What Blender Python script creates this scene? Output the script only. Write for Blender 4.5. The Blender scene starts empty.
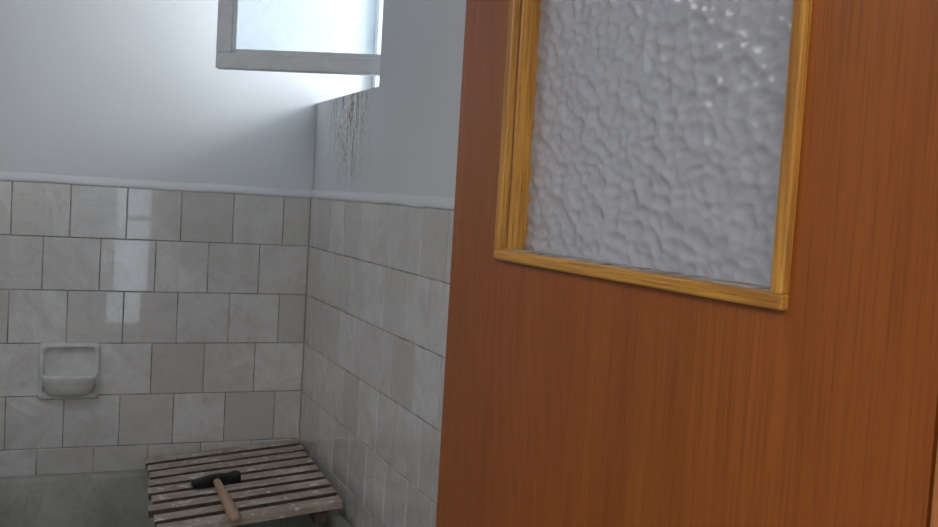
import bpy, bmesh, math, random
from mathutils import Vector, Matrix, noise
random.seed(7)
S=bpy.context.scene
S.view_settings.view_transform='Standard'
S.view_settings.look='None'
S.view_settings.exposure=0
T=1.45; ts=0.15

# ---------------------------------------------------------------- helpers
def link(o,parent=None):
    S.collection.objects.link(o)
    if parent: o.parent=parent
    return o
def mesh_obj(name,bm,mats,parent=None,smooth=False):
    me=bpy.data.meshes.new(name); bm.normal_update(); bm.to_mesh(me); bm.free()
    for m in (mats if isinstance(mats,(list,tuple)) else [mats]): me.materials.append(m)
    if smooth:
        for p in me.polygons: p.use_smooth=True
    return link(bpy.data.objects.new(name,me),parent)
def add_box(bm,lo,hi,mi=0,M=None):
    v=[]
    for x in (lo[0],hi[0]):
        for y in (lo[1],hi[1]):
            for z in (lo[2],hi[2]):
                p=Vector((x,y,z)); v.append(bm.verts.new(M@p if M else p))
    for f in ((0,1,3,2),(4,6,7,5),(0,4,5,1),(2,3,7,6),(0,2,6,4),(1,5,7,3)):
        fc=bm.faces.new([v[i] for i in f]); fc.material_index=mi
def boxes(name,bl,mat,parent=None,bevel=0,seg=2):
    bm=bmesh.new()
    for b in bl: add_box(bm,*b)
    o=mesh_obj(name,bm,mat,parent)
    if bevel:
        m=o.modifiers.new('bev','BEVEL'); m.width=bevel; m.segments=seg; m.limit_method='ANGLE'
    return o
def empty(name,loc=(0,0,0),rz=0):
    e=bpy.data.objects.new(name,None); e.location=loc; e.rotation_euler=(0,0,rz); e.empty_display_size=.1
    return link(e)

# ---------------------------------------------------------------- materials
def mat(name):
    m=bpy.data.materials.new(name); m.use_nodes=True
    nt=m.node_tree; nt.nodes.clear()
    out=nt.nodes.new('ShaderNodeOutputMaterial'); b=nt.nodes.new('ShaderNodeBsdfPrincipled')
    nt.links.new(b.outputs[0],out.inputs[0])
    return m,nt,b
def ramp(nt,src,stops):
    r=nt.nodes.new('ShaderNodeValToRGB'); e=r.color_ramp.elements
    while len(e)<len(stops): e.new(.5)
    for i,(p,c) in enumerate(stops): e[i].position=p; e[i].color=(c if len(c)==4 else (*c,1))
    nt.links.new(src,r.inputs[0]); return r
def coord(nt,scale=(1,1,1),loc=(0,0,0)):
    tc=nt.nodes.new('ShaderNodeTexCoord'); mp=nt.nodes.new('ShaderNodeMapping')
    mp.inputs['Scale'].default_value=scale; mp.inputs['Location'].default_value=loc
    nt.links.new(tc.outputs['Object'],mp.inputs[0]); return mp.outputs[0]
def noise_n(nt,vec,scale,detail=4,rough=.5,dist=0):
    n=nt.nodes.new('ShaderNodeTexNoise'); nt.links.new(vec,n.inputs['Vector'])
    n.inputs['Scale'].default_value=scale; n.inputs['Detail'].default_value=detail
    n.inputs['Roughness'].default_value=rough; n.inputs['Distortion'].default_value=dist
    return n.outputs['Fac']
def bump(nt,b,h,strength,dist=.01,prev=None):
    n=nt.nodes.new('ShaderNodeBump'); n.inputs['Strength'].default_value=strength; n.inputs['Distance'].default_value=dist
    nt.links.new(h,n.inputs['Height'])
    if prev: nt.links.new(prev.outputs[0],n.inputs['Normal'])
    nt.links.new(n.outputs[0],b.inputs['Normal']); return n
def mixc(nt,fac,a,bb,mode='MIX'):
    n=nt.nodes.new('ShaderNodeMix'); n.data_type='RGBA'; n.blend_type=mode
    for s,v in ((0,fac),(6,a),(7,bb)):
        if hasattr(v,'links') or hasattr(v,'is_linked'): nt.links.new(v,n.inputs[s])
        else: n.inputs[s].default_value=v if s==0 else (*v,1)
    return n.outputs[2]
def math_n(nt,op,a,b=None,clamp=False):
    n=nt.nodes.new('ShaderNodeMath'); n.operation=op; n.use_clamp=clamp
    for i,v in enumerate((a,b)):
        if v is None: continue
        if hasattr(v,'is_linked'): nt.links.new(v,n.inputs[i])
        else: n.inputs[i].default_value=v
    return n.outputs[0]

def plaster(name,col,stain=False):
    m,nt,b=mat(name); v=coord(nt)
    n1=noise_n(nt,v,2.2,5,.55); n2=noise_n(nt,v,45,5,.6)
    c=ramp(nt,n1,[(.3,tuple(x*.94 for x in col)),(.7,col)]).outputs[0]
    if stain:
        # runs of rusty water under the window sill
        vs=coord(nt,(30,62,3.2)); st=noise_n(nt,vs,1.5,6,.75)
        vb=coord(nt); br=noise_n(nt,vb,70,4,.6)
        st=ramp(nt,math_n(nt,'ADD',math_n(nt,'MULTIPLY',st,.7),math_n(nt,'MULTIPLY',br,.3)),[(.49,(0,0,0)),(.57,(1,1,1))]).outputs[0]
        tc=nt.nodes.new('ShaderNodeTexCoord'); sp=nt.nodes.new('ShaderNodeSeparateXYZ'); nt.links.new(tc.outputs['Object'],sp.inputs[0])
        dy=math_n(nt,'MULTIPLY',math_n(nt,'ABSOLUTE',math_n(nt,'ADD',sp.outputs[1],.36)),-4.2)
        dz=math_n(nt,'MULTIPLY',math_n(nt,'ABSOLUTE',math_n(nt,'SUBTRACT',sp.outputs[2],1.72)),-3.8)
        mk=math_n(nt,'MULTIPLY',math_n(nt,'ADD',dy,1.0,True),math_n(nt,'ADD',dz,1.0,True))
        f=math_n(nt,'MULTIPLY',math_n(nt,'MULTIPLY',mk,st),1.9,True)
        c=mixc(nt,f,c,(.27,.20,.12))
        # darker band along the corner
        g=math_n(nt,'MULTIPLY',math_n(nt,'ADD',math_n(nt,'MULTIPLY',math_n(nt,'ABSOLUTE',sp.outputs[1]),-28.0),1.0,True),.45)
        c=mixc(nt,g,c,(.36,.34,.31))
    nt.links.new(c,b.inputs['Base Color']); b.inputs['Roughness'].default_value=.7
    p=bump(nt,b,n1,.25,.02); bump(nt,b,n2,.10,.003,p)
    return m
M_pl=plaster('plaster_white',(.76,.775,.795))
M_pls=plaster('plaster_stained',(.76,.775,.795),True)
M_ceil=plaster('plaster_ceiling',(.7,.71,.72))
M_hall=plaster('plaster_hall',(.66,.66,.65))

def m_tile():
    m,nt,b=mat('glazed_tile'); v=coord(nt)
    at=nt.nodes.new('ShaderNodeAttribute'); at.attribute_name='tint'
    n1=noise_n(nt,v,7,6,.6,1.5); n2=noise_n(nt,v,60,3,.5); n3=noise_n(nt,v,16,7,.7,2.2); n4=noise_n(nt,v,2.0,3,.5)
    base=ramp(nt,at.outputs['Fac'],[(0,(.62,.605,.585)),(.5,(.71,.70,.69)),(1,(.79,.785,.78))]).outputs[0]
    c=mixc(nt,ramp(nt,n1,[(.40,(0,0,0)),(.62,(.55,.55,.55))]).outputs[0],base,(.58,.55,.52))
    c=mixc(nt,math_n(nt,'MULTIPLY',ramp(nt,n3,[(.50,(0,0,0)),(.66,(1,1,1))]).outputs[0],math_n(nt,'MULTIPLY',n4,.6)),c,(.50,.47,.44))
    nt.links.new(c,b.inputs['Base Color'])
    nt.links.new(ramp(nt,n1,[(.3,(.06,.06,.06)),(.8,(.2,.2,.2))]).outputs[0],b.inputs['Roughness'])
    b.inputs['Coat Weight'].default_value=.8; b.inputs['Coat Roughness'].default_value=.03
    p=bump(nt,b,n1,.30,.012); bump(nt,b,n2,.10,.003,p)
    return m
M_tile=m_tile()
m,nt,b=mat('grout'); v=coord(nt)
nt.links.new(ramp(nt,noise_n(nt,v,14,4),[(.35,(.20,.175,.15)),(.65,(.50,.47,.43))]).outputs[0],b.inputs['Base Color']); b.inputs['Roughness'].default_value=.9; M_grout=m

def wood(name,dark,mid,light,fine=1.0,rough=.35,axis='z',vary=1.0,pore=.5):
    m,nt,b=mat(name)
    sc={'z':(22,22,.8),'y':(22,.8,22),'x':(.8,22,22)}[axis]
    sc2={'z':(190,190,4.5),'y':(190,4.5,190),'x':(4.5,190,190)}[axis]
    sc3={'z':(3.2,3.2,.42),'y':(3.2,.42,3.2),'x':(.42,3.2,3.2)}[axis]
    v=coord(nt,sc); v2=coord(nt,sc2); v3=coord(nt,sc3)
    n1=noise_n(nt,v,1.0*fine,4,.55,.3); n2=noise_n(nt,v2,1.6*fine,4,.65); n3=noise_n(nt,v3,1.0,2,.35,.3)
    rings=math_n(nt,'FRACT',math_n(nt,'MULTIPLY',n3,30.0))
    rg=ramp(nt,rings,[(0,(.9,.9,.9)),(.18,(.6,.6,.6)),(.6,(0,0,0)),(.85,(.1,.1,.1)),(1,(.9,.9,.9))]).outputs[0]
    base=ramp(nt,n1,[(.22,dark),(.5,mid),(.8,light)]).outputs[0]
    c=mixc(nt,math_n(nt,'MULTIPLY',rg,.5*vary),base,dark)
    c=mixc(nt,math_n(nt,'MULTIPLY',ramp(nt,n2,[(.46,(0,0,0)),(.66,(1,1,1))]).outputs[0],pore),c,tuple(x*.58 for x in dark))
    nt.links.new(c,b.inputs['Base Color']); b.inputs['Roughness'].default_value=rough
    bump(nt,b,n2,.08,.001)
    return m
M_door=wood('door_veneer',(.245,.062,.009),(.325,.090,.013),(.365,.108,.017),1.0,.36,'z',.9,.5)
M_jamb=wood('jamb_wood',(.38,.13,.04),(.52,.20,.06),(.6,.25,.08),1.0,.4)
M_beadz=wood('bead_wood_v',(.25,.09,.015),(.62,.30,.05),(.74,.39,.08),1.6,.32,'z',1.3,.6)
M_beady=wood('bead_wood_h',(.25,.09,.015),(.62,.30,.05),(.74,.39,.08),1.6,.32,'y',1.3,.6)
M_handle=wood('handle_wood',(.36,.22,.14),(.50,.32,.22),(.58,.40,.28),1.0,.5,'y',.4,.25)

def m_slat():
    m,nt,b=mat('weathered_slat'); v=coord(nt,(4,60,60)); v1=coord(nt)
    n1=noise_n(nt,v,1,5,.6); n2=noise_n(nt,v1,9,5,.65); n3=noise_n(nt,v1,38,4,.6)
    c=ramp(nt,n1,[(.3,(.28,.21,.17)),(.6,(.43,.34,.285)),(.8,(.51,.43,.375))]).outputs[0]
    c=mixc(nt,ramp(nt,n2,[(.50,(0,0,0)),(.68,(.7,.7,.7))]).outputs[0],c,(.57,.545,.52))
    c=mixc(nt,ramp(nt,n3,[(.58,(0,0,0)),(.67,(.85,.85,.85))]).outputs[0],c,(.78,.77,.76))
    nt.links.new(c,b.inputs['Base Color']); b.inputs['Roughness'].default_value=.8
    bump(nt,b,n1,.3,.002); return m
M_slat=m_slat()
m,nt,b=mat('batten_and_gap_shade'); v=coord(nt,(40,4,40))  # dark battens, also the painted shade on the slat sides
nt.links.new(ramp(nt,noise_n(nt,v,1,4),[(.3,(.045,.034,.026)),(.7,(.14,.105,.08))]).outputs[0],b.inputs['Base Color']); b.inputs['Roughness'].default_value=.85; M_batten_shade=m
m,nt,b=mat('dusty_ledge'); v=coord(nt)
nt.links.new(ramp(nt,noise_n(nt,v,55,6,.7),[(.38,(.16,.10,.05)),(.5,(.34,.31,.28)),(.65,(.50,.48,.46))]).outputs[0],b.inputs['Base Color']); b.inputs['Roughness'].default_value=.9; M_dust=m

def m_tub():
    m,nt,b=mat('worn_enamel'); v=coord(nt)
    n1=noise_n(nt,v,5,7,.65,.6); n2=noise_n(nt,v,40,5,.65)
    c=ramp(nt,n1,[(.3,(.27,.265,.235)),(.55,(.41,.405,.37)),(.75,(.51,.505,.47))]).outputs[0]
    c=mixc(nt,ramp(nt,n2,[(.5,(0,0,0)),(.7,(.5,.5,.5))]).outputs[0],c,(.26,.25,.225))
    nt.links.new(c,b.inputs['Base Color']); b.inputs['Roughness'].default_value=.6
    bump(nt,b,n2,.25,.004); return m
M_tub=m_tub()
m,nt,b=mat('ceramic_white'); v=coord(nt)
nt.links.new(ramp(nt,noise_n(nt,v,22,4,.5),[(.35,(.66,.655,.64)),(.6,(.80,.80,.79))]).outputs[0],b.inputs['Base Color']); b.inputs['Roughness'].default_value=.18; M_cer=m
m,nt,b=mat('hammer_steel'); v=coord(nt)
nt.links.new(ramp(nt,noise_n(nt,v,60,4),[(.4,(.012,.012,.014)),(.75,(.05,.045,.04))]).outputs[0],b.inputs['Base Color']); b.inputs['Roughness'].default_value=.45; b.inputs['Metallic'].default_value=.5; M_steel=m
m,nt,b=mat('painted_sash'); v=coord(nt)
nt.links.new(ramp(nt,noise_n(nt,v,25,5,.6),[(.35,(.76,.79,.82)),(.65,(.86,.88,.90))]).outputs[0],b.inputs['Base Color']); b.inputs['Roughness'].default_value=.4; M_sash=m

def m_pane():   # dusty clear window glass
    m,nt,b=mat('dusty_glass'); nt.nodes.remove(b)
    out=[n for n in nt.nodes if n.type=='OUTPUT_MATERIAL'][0]
    v=coord(nt); n1=noise_n(nt,v,12,6,.65)
    gl=nt.nodes.new('ShaderNodeBsdfGlossy'); gl.inputs['Roughness'].default_value=.05
    tr=nt.nodes.new('ShaderNodeBsdfTransparent'); tr.inputs[0].default_value=(.95,.98,.99,1)
    fr=nt.nodes.new('ShaderNodeFresnel'); fr.inputs[0].default_value=1.45
    mx=nt.nodes.new('ShaderNodeMixShader'); nt.links.new(fr.outputs[0],mx.inputs[0]); nt.links.new(tr.outputs[0],mx.inputs[1]); nt.links.new(gl.outputs[0],mx.inputs[2])
    tl=nt.nodes.new('ShaderNodeBsdfTranslucent'); tl.inputs[0].default_value=(.80,.90,.95,1)
    m2=nt.nodes.new('ShaderNodeMixShader')
    nt.links.new(ramp(nt,n1,[(.35,(.06,.06,.06)),(.7,(.22,.22,.22))]).outputs[0],m2.inputs[0])
    nt.links.new(mx.outputs[0],m2.inputs[1]); nt.links.new(tl.outputs[0],m2.inputs[2]); nt.links.new(m2.outputs[0],out.inputs[0])
    return m
M_pane=m_pane()
m,nt,b=mat('hammered_glass'); v=coord(nt)
b.inputs['Base Color'].default_value=(.72,.735,.79,1); b.inputs['Roughness'].default_value=.16
b.inputs['Transmission Weight'].default_value=.5; b.inputs['IOR'].default_value=1.48
bump(nt,b,noise_n(nt,v,260,3,.5),.06,.001); M_ham=m
m,nt,b=mat('floor_terrazzo'); v=coord(nt)
nt.links.new(ramp(nt,noise_n(nt,v,60,5,.7),[(.35,(.22,.2,.18)),(.65,(.42,.40,.37))]).outputs[0],b.inputs['Base Color']); b.inputs['Roughness'].default_value=.4; M_floor=m

# ---------------------------------------------------------------- room shell
WX=-2.0; FY=-2.56; FY2=-2.68; H=2.55; RT=.26; WY0=-.615; SZ=1.738; WZ1=2.36
boxes('wall_back',[((WX-.15,.003,0),(RT,.2,H))],M_pl)
boxes('wall_right',[((.003,-2.68,0),(RT,.003,SZ)),((.003,-2.68,SZ),(RT,WY0,H)),((.003,WY0,WZ1),(RT,.003,H))],M_pls)
boxes('wall_left',[((WX-.15,FY2,0),(WX,.003,H))],M_pl)
boxes('wall_front',[((WX,FY2,0),(-1.12,FY,H)),((-.19,FY2,0),(.003,FY,H)),((-1.12,FY2,2.12),(-.19,FY,H))],M_pl)
boxes('floor',[((-2.4,-4.7,-.1),(1.3,.2,0))],M_floor)
boxes('ceiling',[((-2.4,-4.7,H),(1.3,.2,H+.1))],M_ceil)
boxes('wall_hall_left',[((-2.4,-4.7,0),(-2.3,FY2,H))],M_hall)
boxes('wall_hall_right',[((1.2,-4.7,0),(1.3,FY2,H))],M_hall)
boxes('wall_hall_back',[((-2.3,-4.7,0),(-.36,-4.6,H)),((-.02,-4.7,0),(1.2,-4.6,H)),((-.36,-4.7,0),(-.02,-4.6,.35)),((-.36,-4.7,2.1),(-.02,-4.6,H))],M_hall)
boxes('wall_hall_front',[((.26,FY2,0),(1.2,FY2+.1,H)),((-2.3,FY2,0),(WX-.15,FY2+.1,H))],M_hall)
boxes('window_2',[((-.36,-4.68,.35),(-.33,-4.62,2.1)),((-.05,-4.68,.35),(-.02,-4.62,2.1)),((-.33,-4.68,.35),(-.05,-4.62,.42)),((-.33,-4.68,2.03),(-.05,-4.62,2.1)),((-.33,-4.67,1.15),(-.05,-4.63,1.19))],M_sash,None,.003)

# ---------------------------------------------------------------- tiling (one mesh per wall)
def tiling(name,mapf,length,skip=()):
    bm=bmesh.new(); lay=bm.faces.layers.float.new('tint')
    v=[bm.verts.new(mapf(*c,-.0015)) for c in ((0,0),(length,0),(length,T),(0,T))]
    f=bm.faces.new(v); f.material_index=1
    g=.0011; ch=.0018
    for k in range(10):
        z1=T-ts*k; z0=max(T-ts*(k+1),0)
        if z1-z0<.02: continue
        off=.0828 if k%2==0 else .15
        s=0; e=off; idx=0
        while s<length-.01:
            e2=min(e,length)
            if (k,idx) not in skip:
                a0,a1,b0,b1=s+g,e2-g,z0+g,z1-g
                tl=random.gauss(0,.006); tz=random.gauss(0,.006); d0=random.uniform(-.0002,.0002)
                ca,cb=(a0+a1)/2,(b0+b1)/2
                def P(a,b_,d): return mapf(a,b_,d+d0+(a-ca)*tl*.6+(b_-cb)*tz*.6)
                inn=[bm.verts.new(P(x,y,0)) for x,y in ((a0+ch,b0+ch),(a1-ch,b0+ch),(a1-ch,b1-ch),(a0+ch,b1-ch))]
                mid=[bm.verts.new(P(x,y,-.0004)) for x,y in ((a0+ch*.35,b0+ch*.35),(a1-ch*.35,b0+ch*.35),(a1-ch*.35,b1-ch*.35),(a0+ch*.35,b1-ch*.35))]
                out=[bm.verts.new(mapf(x,y,-.0020)) for x,y in ((a0,b0),(a1,b0),(a1,b1),(a0,b1))]
                t=random.random(); fs=[bm.faces.new(inn)]
                for i in range(4):
                    j=(i+1)%4; fs.append(bm.faces.new((mid[i],mid[j],inn[j],inn[i]))); fs.append(bm.faces.new((out[i],out[j],mid[j],mid[i])))
                for q in fs: q[lay]=t
            s=e; e+=.15; idx+=1
    return mesh_obj(name,bm,[M_tile,M_grout])
tiling('wall_tiles',lambda a,z,d:(-a,-d,z),2.0,skip={(3,4)})
tiling('wall_tiles',lambda a,z,d:(-d,-a,z),2.56)

# thin plaster lip above the tiling
def lip(name,mapf,length,mat_):
    bm=bmesh.new(); n=int(length/.02); prof=[(-.002,-.003),(.0018,-.002),(.0028,.002),(.0026,.007),(.001,.013),(-.002,.020),(-.004,.026)]
    prev=None
    for i in range(n+1):
        a=length*i/n; w=noise.noise(Vector((a*6,length,0)))*.003; w2=noise.noise(Vector((a*25,length,5)))*.0015
        r=[bm.verts.new(mapf(a,T+dz+w+w2,d*(1+.35*noise.noise(Vector((a*9,j,3)))))) for j,(d,dz) in enumerate(prof)]
        if prev:
            for j in range(len(r)-1): bm.faces.new((prev[j],r[j],r[j+1],prev[j+1]))
        prev=r
    bmesh.ops.recalc_face_normals(bm,faces=bm.faces[:])
    return mesh_obj(name,bm,mat_,smooth=True)
lip('trim_1',lambda a,z,d:(-a,-d,z),2.0,M_pl)
lip('trim_2',lambda a,z,d:(-d,-a,z),2.56,M_pl)

# ---------------------------------------------------------------- soap dish (built-in, one tile large)
def soap_dish():
    root=empty('soap_dish',(-.6715,0,.922))
    w=.080; hh=.080
    bm=bmesh.new(); n=72; prev=None
    def ring(sx,sz,dep,p,dz=0):
        r=[]
        for i in range(n):
            a=2*math.pi*i/n; c,s=math.cos(a),math.sin(a); k=(abs(c)**p+abs(s)**p)**(-1/p)
            r.append(bm.verts.new((sx*c*k,-dep,dz+sz*s*k)))
        return r
    R=[ring(w,hh,-.0012,30),ring(w,hh,.010,24),ring(w-.003,hh-.003,.016,18),ring(w-.007,hh-.007,.019,14),ring(w-.010,hh-.010,.018,12),
       ring(w-.013,hh-.013,.014,9,.001),ring(w-.016,hh-.017,.005,8,.002),ring(w-.022,hh-.024,.002,7,.002),ring(w-.05,hh-.05,.0012,4,.002)]
    for a,b_ in zip(R,R[1:]):
        for i in range(n): bm.faces.new((a[i],a[(i+1)%n],b_[(i+1)%n],b_[i]))
    bm.faces.new(R[-1]); bmesh.ops.recalc_face_normals(bm,faces=bm.faces[:])
    mesh_obj('back_plate',bm,M_cer,root,True)
    bm=bmesh.new(); m_=36; prev=None
    prof=[(.0,-.030),(.35,-.032),(.70,-.028),(.88,-.018),(.95,-.008),(.99,-.004),(1.02,-.005),(1.03,-.011),(1.00,-.024),(.93,-.042),(.82,-.056),(.62,-.066),(.3,-.071),(0,-.072)]
    for i in range(m_+1):
        a=math.pi*i/m_; c,s=math.cos(a),math.sin(a); p=3.8; k=(abs(c)**p+abs(s)**p)**(-1/p)
        r=[bm.verts.new((.0715*c*k*t,-.006-.058*s*k*t,z)) for t,z in prof]
        if prev:
            for j in range(len(r)-1): bm.faces.new((prev[j],prev[j+1],r[j+1],r[j]))
        prev=r
    bmesh.ops.remove_doubles(bm,verts=bm.verts[:],dist=.00005)
    bmesh.ops.recalc_face_normals(bm,faces=bm.faces[:])
    mesh_obj('bowl',bm,M_cer,root,True)
soap_dish()

# ---------------------------------------------------------------- bathtub
def tub():
    x0,x1,y0,y1,zr=-1.72,-.006,-.70,-.004,.628
    cx,cy=(x0+x1)/2,(y0+y1)/2
    bm=bmesh.new(); n=96
    def ring(hx,hy,z,p,dx=0):
        r=[]
        for i in range(n):
            a=2*math.pi*i/n; c,s=math.cos(a),math.sin(a)
            k=(abs(c)**p+abs(s)**p)**(-1/p)
            r.append(bm.verts.new((cx+dx+hx*c*k,cy+hy*s*k,z)))
        return r
    hx,hy=(x1-x0)/2,(y1-y0)/2
    R=[ring(hx,hy,0.001,40),ring(hx,hy,zr-.012,40),ring(hx-.002,hy-.002,zr-.003,40),ring(hx-.006,hy-.006,zr,40),
       ring(hx-.034,hy-.030,zr,16),ring(hx-.040,hy-.036,zr-.003,14),ring(hx-.045,hy-.042,zr-.012,12),
       ring(hx-.06,hy-.06,zr-.15,9),ring(hx-.085,hy-.08,zr-.30,7),ring(hx-.12,hy-.11,zr-.37,6),ring(hx-.2,hy-.18,zr-.40,5)]
    for a,b_ in zip(R,R[1:]):
        for i in range(n): bm.faces.new((a[i],a[(i+1)%n],b_[(i+1)%n],b_[i]))
    bm.faces.new(R[-1]); bmesh.ops.recalc_face_normals(bm,faces=bm.faces[:])
    mesh_obj('bathtub',bm,M_tub,smooth=True)
tub()

# ---------------------------------------------------------------- slatted duckboard on the tub
tilt=.072
A=Vector((-.006,-.010,.702)); ux=Vector((-1,-.062,-tilt)).normalized(); vy=Vector((-.052,-1,0)).normalized(); nz=vy.cross(ux); 
if nz.z<0: nz=-nz
B=Matrix(((ux.x,vy.x,nz.x,A.x),(ux.y,vy.y,nz.y,A.y),(ux.z,vy.z,nz.z,A.z),(0,0,0,1)))
def board():
    root=empty('slatted_duckboard')
    for i in range(9):
        bm=bmesh.new(); v0=.0725*i+random.uniform(-.003,.003); w=.050+random.uniform(-.003,.003)
        sl=random.uniform(-.005,.005); a0=random.uniform(0,.010); a1=.458+random.uniform(-.01,.008)
        segs=8; pv=None
        for s in range(segs+1):
            a=a0+(a1-a0)*s/segs; o=sl*(s/segs)
            e=[noise.noise(Vector((a*12,i*3.1,q)))*.0018 for q in range(2)]
            r=[bm.verts.new(B@Vector((a,v0+o+e[0],0))),bm.verts.new(B@Vector((a,v0+w+o+e[1],0))),
               bm.verts.new(B@Vector((a,v0+w+o+e[1],-.018))),bm.verts.new(B@Vector((a,v0+o+e[0],-.018)))]
            if pv:
                for j in range(4):
                    fc=bm.faces.new((pv[j],pv[(j+1)%4],r[(j+1)%4],r[j])); fc.material_index=0 if (j==0 or (i==8 and j==1)) else 1  # slat sides coloured dark to paint shade into the gaps
            else: bm.faces.new(r)
            pv=r
        bm.faces.new(pv[::-1]); bmesh.ops.recalc_face_normals(bm,faces=bm.faces[:])
        o=mesh_obj('slat_%d'%(i+1),bm,[M_slat,M_batten_shade],root)
        m=o.modifiers.new('b','BEVEL'); m.width=.002; m.segments=2; m.limit_method='ANGLE'; m.angle_limit=math.radians(50)
    for k,(a,th) in enumerate(((.035,.043),(.395,.0165))):
        bm=bmesh.new(); add_box(bm,(a,.01,-.018-th),(a+.035,.60,-.0185),0,B); bmesh.ops.recalc_face_normals(bm,faces=bm.faces[:])
        mesh_obj('batten_%d'%(k+1),bm,M_batten_shade,root)
board()

# ---------------------------------------------------------------- hammer
def hammer():
    root=empty('hammer')
    def on(x,y,h=0):
        z=A.z-(nz.x*(x-A.x)+nz.y*(y-A.y))/nz.z
        return Vector((x,y,z))+nz*h
    p0=on(-.374,-.398,.016); p1=on(-.250,-.372,.016); c=(p0+p1)/2
    ax=(p1-p0).normalized(); side=nz.cross(ax).normalized(); L=(p1-p0).length
    bm=bmesh.new(); n=16; pv=None
    st=[(-.5,.007,.014),(-.46,.009,.0145),(-.20,.0135,.0145),(-.12,.015,.015),(.12,.015,.015),(.2,.0135,.0135),(.34,.0135,.0135),(.37,.0155,.0155),(.47,.0155,.0155),(.5,.0135,.0135)]
    for t,a,b_ in st:
        p=5 if t<.15 else 2.6
        r=[]
        for i in range(n):
            q=2*math.pi*i/n+math.pi/n; cc,ss=math.cos(q),math.sin(q); k=(abs(cc)**p+abs(ss)**p)**(-1/p)
            r.append(bm.verts.new(c+ax*(t*L)+nz*(a*cc*k)+side*(b_*ss*k)))
        if pv:
            for i in range(n): bm.faces.new((pv[i],pv[(i+1)%n],r[(i+1)%n],r[i]))
        else: bm.faces.new(r[::-1])
        pv=r
    bm.faces.new(pv); bmesh.ops.recalc_face_normals(bm,faces=bm.faces[:])
    mesh_obj('head',bm,M_steel,root,True)
    q0=c.copy(); q1=on(-.316,-.700,.014); d=(q1-q0); Lh=d.length; d.normalize(); sd=nz.cross(d).normalized(); up=d.cross(sd)
    q0=q0-d*.020; Lh+=.02
    bm=bmesh.new(); pv=None
    for t,a,b_ in [(0,.0095,.007),(.06,.010,.0075),(.12,.010,.008),(.2,.0105,.009),(.4,.012,.010),(.6,.0135,.0115),(.8,.0145,.012),(.93,.015,.0125),(.985,.0135,.0115),(1,.010,.009)]:
        r=[bm.verts.new(q0+d*(t*Lh)+sd*(a*math.cos(2*math.pi*i/n))+up*(b_*math.sin(2*math.pi*i/n))) for i in range(n)]
        if pv:
            for i in range(n): bm.faces.new((pv[i],pv[(i+1)%n],r[(i+1)%n],r[i]))
        else: bm.faces.new(r[::-1])
        pv=r
    bm.faces.new(pv); bmesh.ops.recalc_face_normals(bm,faces=bm.faces[:])
    mesh_obj('handle',bm,M_handle,root,True)
hammer()

# ---------------------------------------------------------------- window with opened sash
def window():
    root=empty('window_1')
    fx0,fx1=.175,.235; w=.035
    boxes('fixed_frame',[((fx0,WY0,SZ),(fx1,.002,SZ+w)),((fx0,WY0,WZ1-w),(fx1,.002,WZ1)),((fx0,WY0,SZ+w),(fx1,WY0+w-.02,WZ1-w)),((fx0,-.03,SZ+w),(fx1,.002,WZ1-w))],M_sash,root,.003)
    hinge=Vector((.165,-.598)); end=Vector((-.340,-.285)); d=end-hinge; L=d.length; ang=math.atan2(d.y,d.x)
    s=empty('sash',(hinge.x,hinge.y,0),ang); s.parent=root
    z0,z1=1.777,2.325; r=.042; th=.034
    boxes('sash_frame',[((0,-th/2,z0),(L,th/2,z0+r)),((0,-th/2,z1-r),(L,th/2,z1)),((0,-th/2,z0+r),(r,th/2,z1-r)),((L-r,-th/2,z0+r),(L,th/2,z1-r))],M_sash,s,.003)
    boxes('glazing_bead',[((r,.006,z0+r),(L-r,.013,z0+r+.010)),((r,.006,z0+r),(r+.01,.013,z1-r)),((L-r-.010,.006,z0+r),(L-r,.013,z1-r))],M_sash,s,.001)
    boxes('glass_pane',[((r-.004,-.002,z0+r-.004),(L-r+.004,.002,z1-r+.004))],M_pane,s)
window()

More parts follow.
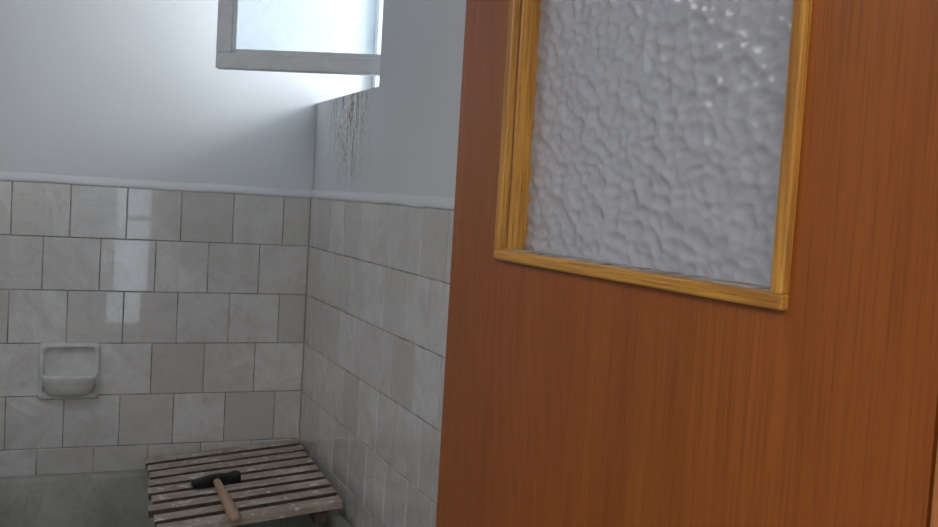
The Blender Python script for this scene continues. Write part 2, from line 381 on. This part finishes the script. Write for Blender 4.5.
# ---------------------------------------------------------------- door
def door():
    W=.75; HD=2.06; root=empty('door_1',(-.2484,-2.5446,0),.0158)
    y0,y1=.1319,.6115; z0,z1=1.4014,1.90; th=.042
    boxes('leaf',[((0,0,.012),(th,y0,HD)),((0,y1,.012),(th,W,HD)),((0,y0,.012),(th,y1,z0)),((0,y0,z1),(th,y1,HD))],M_door,root)
    bw=.0125
    def beads(nm,x0,x1,w,ins=0,low=None):
        a0,a1,b0,b1=y0+ins,y1-ins,z0+ins,z1-ins
        hs=[((x0,a0,b1-w),(x1,a1,b1))]
        if low is None: hs.append(((x0,a0,b0),(x1,a1,b0+w)))
        boxes(nm+'_h',hs,M_beady,root,.0022)
        boxes(nm+'_v',[((x0-.0004,a0,b0+w*.9),(x1,a0+w,b1-w*.9)),((x0-.0004,a1-w,b0+w*.9),(x1,a1,b1-w*.9))],M_beadz,root,.0022)
    beads('bead_front',-.007,.0042,bw)
    beads('lining',.0064,th+.004,.0085,0,1)
    boxes('sill_lining',[((.0046,y0,z0),(th+.004,y1,z0+.0128))],M_dust,root,.001)
    bm=bmesh.new(); a0,a1,b0,b1=y0+.007,y1-.007,z0+.007,z1-.007; st=.0017
    ny=int((a1-a0)/st); nzz=int((b1-b0)/st); rows=[]
    for i in range(ny+1):
        r=[]
        for j in range(nzz+1):
            y=a0+(a1-a0)*i/ny; z=b0+(b1-b0)*j/nzz
            q=Vector((y*.9,z*1.3,0))*66; q+=Vector((noise.noise(q*.5),noise.noise(q*.5+Vector((9,3,1))),0))*.4; q.z=0
            ds,_=noise.voronoi(q)
            h=min(ds[0],.8)**2*.0044
            r.append(bm.verts.new((.034-h,y,z)))
        rows.append(r)
    for i in range(ny):
        for j in range(nzz): bm.faces.new((rows[i][j],rows[i][j+1],rows[i+1][j+1],rows[i+1][j]))
    bmesh.ops.recalc_face_normals(bm,faces=bm.faces[:])
    g=mesh_obj('hammered_glass',bm,M_ham,root,True)
    m=g.modifiers.new('s','SOLIDIFY'); m.thickness=.004; m.offset=0
    fr=empty('door_frame')
    boxes('jamb_hinge',[((-.252,-2.69,0),(-.185,-2.549,2.12))],M_jamb,fr,.003)
    boxes('jamb_latch',[((-1.125,-2.69,0),(-1.045,-2.549,2.12))],M_jamb,fr,.003)
    boxes('head_jamb',[((-1.045,-2.69,2.075),(-.252,-2.549,2.125))],M_jamb,fr,.003)
door()

# ---------------------------------------------------------------- lights
w=bpy.data.worlds.new('World'); S.world=w; w.use_nodes=True
w.node_tree.nodes['Background'].inputs[0].default_value=(.76,.88,1,1); w.node_tree.nodes['Background'].inputs[1].default_value=3.0
def area(name,loc,target,size,power,col,sy=None):
    l=bpy.data.lights.new(name,'AREA'); l.energy=power; l.size=size; l.color=col
    if sy: l.shape='RECTANGLE'; l.size_y=sy
    o=bpy.data.objects.new(name,l); o.location=loc
    o.rotation_euler=(Vector(target)-Vector(loc)).to_track_quat('-Z','Y').to_euler(); link(o)
area('daylight',(2.3,-1.5,2.25),(0,-.2,1.85),2.0,175,(.92,.97,1),2.4)
area('hall_fill',(-1.5,-3.8,2.48),(-1.2,-3.3,0),1.3,50,(1,.985,.97))  # added fill from the unseen hall, brightens the door side
area('bathroom_bounce_fill',(-1.45,-1.5,2.48),(-1.1,-1.2,0),.8,6.5,(.97,.985,1))  # unseen area light added to stand in for bounced light

# ---------------------------------------------------------------- camera
yaw,pi_,ro,f=.4075,-.0628,.0597,981.56
F=Vector((math.sin(yaw)*math.cos(pi_),math.cos(yaw)*math.cos(pi_),math.sin(pi_)))
R0=Vector((math.cos(yaw),-math.sin(yaw),0)); U0=R0.cross(F)
R=math.cos(ro)*R0+math.sin(ro)*U0; U=math.cos(ro)*U0-math.sin(ro)*R0
cd=bpy.data.cameras.new('camera'); cd.sensor_width=36; cd.lens=36*f/938; cd.clip_start=.02
co=bpy.data.objects.new('camera',cd); link(co)
M=Matrix((R,U,-F)).transposed().to_4x4(); M.translation=Vector((-.741,-2.967,1.4663)); co.matrix_world=M
S.camera=co
